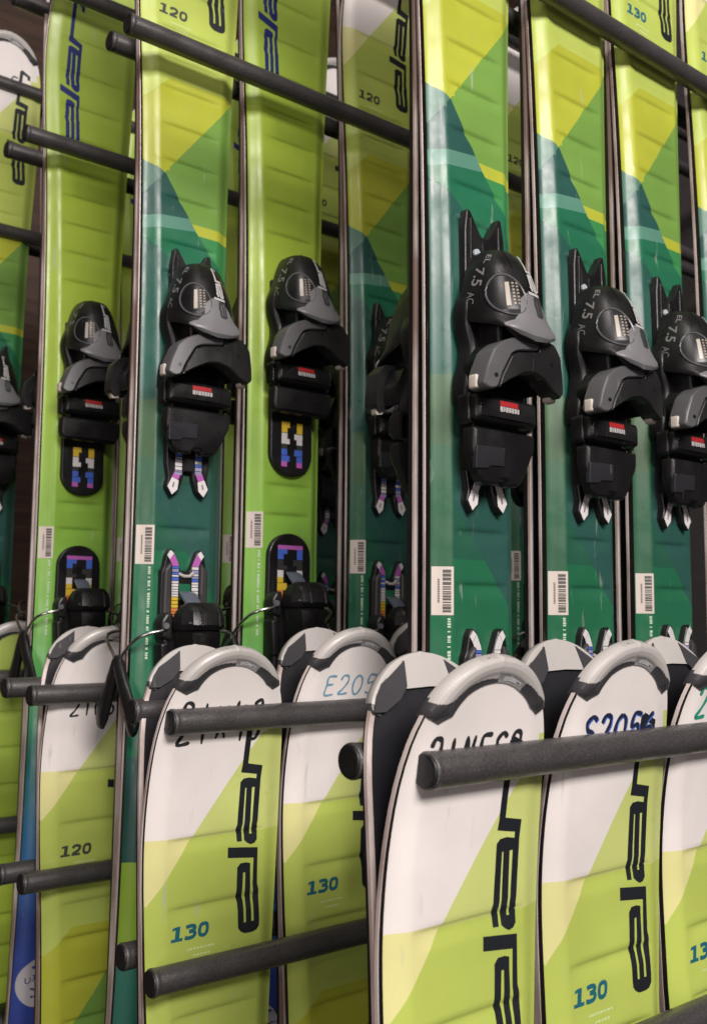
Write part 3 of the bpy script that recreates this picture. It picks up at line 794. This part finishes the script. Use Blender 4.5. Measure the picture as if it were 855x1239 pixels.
def heel_mesh(dh):
    mb = MB(); t = 640 + dh
    slab(mb, [(-22, t + 56), (-22, t + 120), (22, t + 120), (22, t + 56)], 4, 14, r=6, bev=2.5, col=K0)
    # angular heel cup leaning over the boot, faceted like the moulding
    for (sec, col) in ((((t + 42, 12, 27, 32), (t + 45, 16, 22, 37), (t + 51, 18.5, 18, 41), (t + 59, 19, 16, 43), (t + 63, 18, 16, 40)), K1),
                       (((t + 60, 16, 8, 35), (t + 66, 17, 6, 40), (t + 84, 15.5, 6, 41), (t + 104, 13, 6, 35), (t + 114, 9, 6, 24)), K0)):
        rs = []
        for s, w, n0, n1 in sec:
            m = n1 - n0
            rs.append([deck(x, s, n) for x, n in ((-w + 3, n0), (-w + 3, n0 + m * .55), (-w * .72 + 3, n0 + m * .9), (-w * .3 + 3, n1), (w * .3 + 3, n1), (w * .72 + 3, n0 + m * .9), (w + 3, n0 + m * .55), (w + 3, n0))])
        mb.rings(rs, col)
    # ribs across the cup
    for x in (-4, 11): mb.tube([deck(x, t + 46, 37.5), deck(x, t + 51, 41.5), deck(x, t + 60, 43)], .9 * MM, K2, seg=6)
    for sg in (-1, 1):
        slab(mb, [(sg * 15, t + 50), (sg * 21, t + 50), (sg * 25.5, t + 57), (sg * 24, t + 69), (sg * 16, t + 72)], 4, 17, r=2.5, bev=2, col=K2)
        slab(mb, [(sg * 18, t + 72), (sg * 25, t + 74), (sg * 23, t + 104), (sg * 17, t + 104)], 4, 16, r=2, bev=2, col=K1)
        mb.tube([deck(sg * 23, t + 60, 18), deck(sg * 23, t + 60, 21)], 2.4 * MM, (.14, .14, .15), seg=10)
    return mb.mesh('heel_binding', M_PLAST, sharp=30, recalc=True)
def lever_mesh(dh):
    mb = MB(); t = 640 + dh; rs = []
    for s, w, n in ((t + 33, 5, 8), (t + 35, 6.5, 12), (t + 42, 6.5, 19), (t + 49, 7.5, 26), (t + 54, 11, 32), (t + 58, 13, 38)):
        rs.append([deck(x, s, n + d) for x, d in ((-w, -2), (-w, 1), (-w * .6, 2.5), (w * .6, 2.5), (w, 1), (w, -2))])
    mb.rings(rs, (.10, .12, .15))
    return mb.mesh('heel_pedal', M_SATIN, sharp=40, recalc=True)
def brake_mesh(dh, sg):
    mb = MB(); t = 640 + dh
    P = [(22, t + 62, 17), (26, t + 64, 18), (32, t + 65, 17), (38, t + 67, 14), (41.5, t + 70, 8), (43, t + 75, 0), (43.5, t + 82, -10), (43.5, t + 90, -18), (43.5, t + 98, -25)]
    mb.tube([deck(sg * x, s, n) for x, s, n in P], 1.35 * MM, (.6, .6, .6), seg=10, mi=1)
    rs = []
    A = Vector(deck(sg * 43.5, t + 86, -18)); B = Vector(deck(sg * 43, t + 140, -50)); d = (B - A)
    for u, w, h in ((0, 4.0, 3.5), (.08, 6.2, 4.2), (.3, 7.0, 4.4), (.5, 7.2, 4.2), (.8, 9.5, 4.0), (.95, 8.0, 3.2), (1, 4.0, 2.0)):
        c = A + d * u; r = []
        ax = Vector((0, .72, .69)); ay = Vector((1, 0, 0))
        for k in range(12):
            a = 2 * math.pi * k / 12; r.append(tuple(c + ax * (w * MM * math.cos(a)) + ay * (h * MM * math.sin(a))))
        rs.append(r)
    mb.rings(rs, K1, mi=0)
    return mb.mesh('brake_arm', [M_PLAST, M_WIRE], sharp=45, recalc=True)

# ------------------------------------------------------------------ assembling skis
CACHE = {}
def get(key, fn, *a):
    if key not in CACHE: CACHE[key] = fn(*a)
    return CACHE[key]
VAR = {  # kind, slide of the toe housing, toe track offset, heel offset, barcode s
    'green_large': ('a', 0, 0, 45, 645), 'green_small': ('a', -29, -13, -1, 620), 'lime': ('b', -61, -2, -20, 602)}
def make_proto(var, size=None):
    kind, ds, tr, dh, bc = VAR[var]
    root = link('ski', None)
    part = lambda n, key, fn, *a, parent=root: link(n, get(key, fn, *a), parent)
    part('ski_body', ('body', kind), ski_body_mesh, kind)
    part('tip_protector', 'tip', tip_mesh)
    part('logo', ('logo', kind), logo_mesh, kind)
    if size: part('size_number', ('size', size), size_mesh, size, (.012, .115, .16) if size == '130' else (.05, .055, .045))
    st = part('barcode_sticker', ('st', var), sticker_mesh, bc, 31, kind)
    part('barcode', ('bars', var), bars_mesh, bc, 31, kind, parent=st)
    part('edge_lettering', ('micro', var), microtext_mesh, bc + 33, bc + 105, kind)
    if kind == 'b':
        if 'rnd' not in CACHE: CACHE['rnd'], CACHE['rtx'] = roundel_meshes()
        rs = link('round_sticker', CACHE['rnd'], root); link('sticker_lettering', CACHE['rtx'], rs)
    toe = part('toe_binding', ('toe', ds), toe_housing_mesh, ds)
    part('toe_base_track', ('ttrack', var), track_mesh, kind, ds, tr, parent=toe)
    part('scale_sticker', ('tscale', var), scale_mesh_toe, kind, tr, var == 'green_large', parent=toe)
    part('visor', ('visor', ds), visor_mesh, ds, parent=toe)
    part('release_window', ('win', ds), window_mesh, ds, parent=toe)
    part('toe_lettering', ('ttext', ds), toe_text_mesh, ds, parent=toe)
    part('toe_wing', ('wl', ds), wing_mesh, ds, -1, parent=toe)
    part('toe_wing', ('wr', ds), wing_mesh, ds, 1, parent=toe)
    part('antifriction_pad', ('pad', ds, kind), pad_mesh, ds, kind == 'b', parent=toe)
    if kind == 'a': part('cover_plate', ('rec', ds), pad_recess_mesh, ds, parent=toe)
    part('warning_label', ('lab', ds), pad_label_mesh, ds, parent=toe)
    heel = part('heel_binding', ('heel', dh), heel_mesh, dh)
    part('heel_base_track', ('htrack', var), heel_track_mesh, kind, dh, parent=heel)
    part('scale_sticker', ('hscale', var), heel_scale_mesh, kind, dh, var == 'green_large', parent=heel)
    part('heel_pedal', ('lever', dh), lever_mesh, dh, parent=heel)
    part('brake_arm', ('bl', dh), brake_mesh, dh, -1, parent=heel)
    part('brake_arm', ('br', dh), brake_mesh, dh, 1, parent=heel)
    return root
def copy_tree(o, parent=None):
    c = o.copy(); COL.objects.link(c); c.parent = parent
    for ch in list(o.children): copy_tree(ch, c)
    return c
PROTO = {}; USED = set()
def place_ski(var, size, x, y, ztip, rear, label, group, yaw=0.0, roll=0.0):
    key = (var, size)
    if key not in PROTO: PROTO[key] = make_proto(var, size)
    o = PROTO[key]
    if key in USED: o = copy_tree(o)
    USED.add(key)
    o.location = (x, y, ztip - LEN * MM); o.rotation_euler = (0, roll if not rear else -roll, (math.pi if rear else 0) + yaw)
    o['label'] = label; o['category'] = 'ski'; o['group'] = group
    return o

G_UP = 'skis standing in the upper tier of the rack'; G_LO = 'skis standing in the lower tier of the rack'
# row: (mid plane Y); entries: column centre X, tip height, variant, size
SKIS = []
def pair(tier, Y, X, zt, var, size, lf, lr, hand=None, roll=0.0, which='fr', rear_x=0.0, rear_z=0.0):
    SKIS.append((tier, Y, X, zt, var, size, lf, lr, hand, roll, which, rear_x, rear_z))
U1, U2, U3, U4 = .471, .7215, .949, 1.19
L1, L2, L3, L4 = .336, .5645, .8015, 1.03
# nearest row, upper tier
pair('u', U1, .468, .677, 'green_large', '130', 'largest green upper ski, its black toe binding nearest the photo middle', 'rear ski of the largest green pair, dark edge and binding side seen at left')
pair('u', U1, .581, .678, 'green_large', '130', 'green upper ski with whole black binding, between the largest one and the right border ski', 'dark rear ski edge in the gap right of the largest green ski')
pair('u', U1, .684, .680, 'green_large', '130', 'green upper ski whose black toe binding is cut by the right border', 'dark rear ski edge in the gap left of the ski cut by the right border')
pair('u', U1, .794, .680, 'green_large', '130', 'thin sliver of green ski at the far right border', '', which='f')
# second row, upper tier
pair('u', U2, .3847, .690, 'green_small', '120', 'green 120 ski with whole black binding, left of the nearer lime ski', 'rear ski with thin dark edge along the left of the whole green 120 ski')
pair('u', U2, .4865, .690, 'lime', None, 'nearer lime ski with blue lettering, coloured scale squares below its black binding', 'dark rear ski edge just left of the nearer lime ski')
pair('u', U2, .600, .690, 'green_small', '120', 'shaded green 120 ski whose binding is half hidden by the largest green pair', 'dark rear ski edge just left of the shaded green 120 ski')
pair('u', U2, .812, .690, 'green_small', '120', 'narrow strip of green ski with barcode seen right of the largest green ski', '', which='f')
# third row
pair('u', U3, .393, .686, 'lime', None, 'farther lime ski with blue lettering, round sticker on its blue lower end', 'rear ski edge just left of the farther lime ski')
pair('u', U3, .601, .690, 'lime', None, 'dim lime strip of ski between the whole green 120 ski and the nearer lime ski', '', which='f')
pair('u', U3, .706, .690, 'green_small', '120', 'dim strip of ski between the nearer lime ski and the shaded green 120 ski', '', which='f')
# fourth row
pair('u', U4, .378, .712, 'green_small', '120', 'small distant ski with white tip in the top left corner', '', hand=('21o5', -30, 60, 12, .9, 12, (.02, .02, .02), None), which='f')
pair('u', U4, .482, .70, 'lime', None, 'dim lime strip between the top left corner ski and the farther lime ski', 'dark rear ski edge beside the top left corner ski')
pair('u', U4, .588, .70, 'lime', None, 'distant dim strip of ski seen right of the farther lime ski', 'dark distant ski edge right of the farther lime ski')
# nearest row, lower tier
pair('l', L1, .3305, -.018, 'green_large', '130', 'largest white and lime ski tip, its size number out of frame below', 'black based rear ski with grey tip, left behind the largest white ski', hand=('21NES2', -34, 50, 15, 1.15, 10.2, (.02, .02, .022), None))
pair('l', L1, .4325, -.0125, 'green_large', '130', 'white and lime 130 ski with smudged blue handwriting, right of the largest', 'grey capped rear ski tip between the two nearest white skis', hand=('S2056', -30, 52, 15, 1.2, 12.4, (.012, .018, .05), (.06, .16, .55)))
pair('l', L1, .533, -.0115, 'green_large', '130', 'white and lime ski with green handwriting, cut by the right border', 'grey capped rear ski tip just left of the white ski cut by the right border', hand=('21065', -32, 44, 17, 1.2, 13, (.02, .25, .16), None))
# second row, lower tier
pair('l', L2, .3345, -.021, 'green_large', '130', 'white and lime ski with whole wordmark and 130, black handwriting hidden behind a bar end', 'grey capped rear ski tip left behind the white ski with the whole wordmark', hand=('21x43', -34, 60, 26, 1.2, 13, (.02, .02, .02), None))
pair('l', L2, .4365, -.0095, 'green_large', '130', 'white and lime 130 ski with pale blue handwriting, left of the largest', 'grey rear ski tip left behind the ski with pale blue handwriting', hand=('E2056', -25, 45, 13, .8, 12, (.16, .30, .42), None))
pair('l', L2, .540, -.003, 'green_large', '130', '', 'small grey rear ski tip peeking out left of the largest green ski', which='r')
pair('l', L2, .645, -.005, 'green_large', '130', 'small grey ski tip low in the gap right of the largest green ski', '', which='f')
# third and fourth rows, lower tier
pair('l', L3, .361, -.012, 'green_small', '120', 'white and lime ski marked grey 120, partly behind hanging black brake arms', 'dark rear ski tip left behind the white ski marked grey 120', hand=('21065', -29, 73, 15, .9, 10.5, (.02, .02, .02), None))
pair('l', L4, .365, -.01, 'lime', None, 'lime ski at the lower left border, its grey tip above the bar ends', '', which='f')

for (tier, Y, X, zt, var, size, lf, lr, hand, roll, which, rx, rz) in SKIS:
    g = G_UP if tier == 'u' else G_LO
    if 'f' in which:
        o = place_ski(var, size, X, Y, zt, False, lf, g, roll=roll)
        if hand:
            hm = handwriting_mesh(*hand); link('handwritten_number', hm, o)
    if 'r' in which: place_ski(var, size, X + rx, Y, zt + rz - .001, True, lr, g)

# ------------------------------------------------------------------ the rack
rack = link('ski_rack', None, None, (1.35, .75, -1.235))
rack['label'] = 'dark grey steel rack of horizontal round bars holding all the skis'; rack['category'] = 'ski rack'
def bar_mesh(length):
    mb = MB(); r = .0082
    rs = []
    for x, q in ((.0, .90), (.0004, 1.0), (.0010, 1.03), (.0026, 1.03), (.0032, .985), (.0040, 1.0), (.03, 1), (length * .5, 1), (length, 1)):
        rs.append([(x, r * q * math.cos(t), r * q * math.sin(t)) for t in [2 * math.pi * k / 28 for k in range(28)]])
    mb.rings(rs, (.03, .03, .03)); return mb.mesh('rack_bar', M_RACK, sharp=50, recalc=True)
def cap_mesh():
    mb = MB(); rs = []
    for x, r in ((-.0009, .0058), (-.0010, .0070), (-.0007, .0075), (-.0002, .0078), (.0006, .0078), (.0012, .006)):
        rs.append([(x, r * math.cos(t), r * math.sin(t)) for t in [2 * math.pi * k / 28 for k in range(28)]])
    mb.rings(rs, (.010, .010, .011)); return mb.mesh('end_cap', M_PLAST, sharp=40, recalc=True)
CAP = cap_mesh()
def rack_bar(x0, x1, y, z):
    o = link('rack_bar', bar_mesh(x1 - x0), rack); o.location = Vector((x0, y, z)) - rack.location
    c = link('end_cap', CAP, o); return o
XP = 1.30
for x0, y, z in ((.293, .3165, -.066), (.284, .3575, -.066), (.293, .5448, -.066), (.286, .583, -.062), (.2953, .7826, -.066), (.288, .82, -.062), (.30, 1.008, -.066), (.30, 1.05, -.062),
                 (.293, .3165, -.213), (.284, .3575, -.211), (.285, .5448, -.2165), (.2845, .583, -.2115), (.2947, .7826, -.2115), (.290, .82, -.2115), (.30, 1.008, -.2125), (.30, 1.05, -.212),
                 (.318, .4500, .465), (.316, .4925, .465), (.3146, .6868, .465), (.3256, .7455, .483), (.316, .9151, .465), (.3143, .9608, .465), (.30, 1.1755, .465), (.30, 1.215, .465),
                 (.318, .4500, .628), (.316, .4925, .628), (.3146, .6868, .628), (.3132, .7455, .628), (.316, .9151, .628), (.3143, .9608, .628), (.31, 1.1755, .652), (.31, 1.215, .652)):
    rack_bar(x0, XP, y, z)
def box_mesh(name, sx, sy, sz, mat, bev=.002):
    bm = bmesh.new(); bmesh.ops.create_cube(bm, size=1); bmesh.ops.scale(bm, vec=(sx, sy, sz), verts=bm.verts)
    if bev: bmesh.ops.bevel(bm, geom=bm.edges[:], offset=bev, segments=2, affect='EDGES')
    me = bpy.data.meshes.new(name); bm.to_mesh(me); bm.free(); me.materials.append(mat); return me
for y in (.338, .565, .80, 1.03, 1.20):
    o = link('rack_post', box_mesh('rack_post', .04, .11, 2.2, M_RACK), rack); o.location = Vector((XP + .02, y, -.13)) - rack.location
o = link('rack_rail', box_mesh('rack_rail', .04, 1.1, .05, M_RACK), rack); o.location = Vector((XP + .0615, .75, -1.205)) - rack.location
for y in (U1, U2, U3, U4):
    o = link('rack_shelf', box_mesh('rack_shelf', .98, .11, .012, M_RACK), rack); o.location = Vector((.805, y, -.534)) - rack.location

# ------------------------------------------------------------------ setting
fl = link('floor', box_mesh('floor', 6, 6, .02, M_FLOOR, 0), None, (.8, .6, -1.245)); fl['kind'] = 'structure'
wl = link('back_wall', box_mesh('back_wall', 6, .05, 3.4, M_WOOD, 0), None, (.9, 1.85, .45)); wl['kind'] = 'structure'
wl['label'] = 'dark brown wood panelled wall behind the rack'; wl['category'] = 'wall'

# ------------------------------------------------------------------ light
w = bpy.data.worlds.new('World'); scene.world = w; w.use_nodes = True
bg = w.node_tree.nodes['Background']; bg.inputs['Color'].default_value = (1, .93, .90, 1); bg.inputs['Strength'].default_value = .03
def area(name, loc, target, sx, sy, energy, col):
    l = bpy.data.lights.new(name, 'AREA'); l.shape = 'RECTANGLE'; l.size = sx; l.size_y = sy; l.energy = energy; l.color = col
    o = bpy.data.objects.new(name, l); COL.objects.link(o); o.location = loc
    o.rotation_euler = (Vector(target) - Vector(loc)).to_track_quat('-Z', 'Y').to_euler(); return o
area('overhead_light', (-.10, -1.45, 1.22), (.42, .55, .0), 1.3, .5, 72, (1, .935, .90))
area('overhead_light', (-.5, -.2, 1.8), (.35, .9, .4), .5, .7, 11, (1, .91, .87))  # unseen overhead fill, added to bring light into the deep rows
area('left_fill', (-1.9, -.75, -.15), (.4, .6, -.1), .9, 1.1, 17, (1, .88, .86))  # unseen fill, added low at front left for lower skis and steel edges

# ------------------------------------------------------------------ camera (solved from the bars' and rows' vanishing points)
cam = bpy.data.cameras.new('camera'); co = bpy.data.objects.new('camera', cam); COL.objects.link(co); scene.camera = co
F, CX, CY = 1189.0, 427.5, 619.5
dX = Vector((1926 - CX, 760 - CY, F)).normalized()
dY = Vector((-516 - CX, 736 - CY, F)); dY = (dY - dX * dX.dot(dY)).normalized()
dZ = dX.cross(dY)
R = Matrix((dX, dY, dZ))
rt, up, bk = R @ Vector((1, 0, 0)), R @ Vector((0, -1, 0)), R @ Vector((0, 0, -1))
co.matrix_world = Matrix(((rt.x, up.x, bk.x, 0), (rt.y, up.y, bk.y, 0), (rt.z, up.z, bk.z, 0), (0, 0, 0, 1)))
cam.sensor_fit = 'HORIZONTAL'; cam.sensor_width = 36; cam.lens = 36 * F / 855
cam.clip_start = .01; cam.clip_end = 50
cam.dof.use_dof = True; cam.dof.focus_distance = .58; cam.dof.aperture_fstop = 24

scene.view_settings.view_transform = 'Standard'; scene.view_settings.look = 'None'
scene.view_settings.exposure = 0; scene.view_settings.gamma = 1
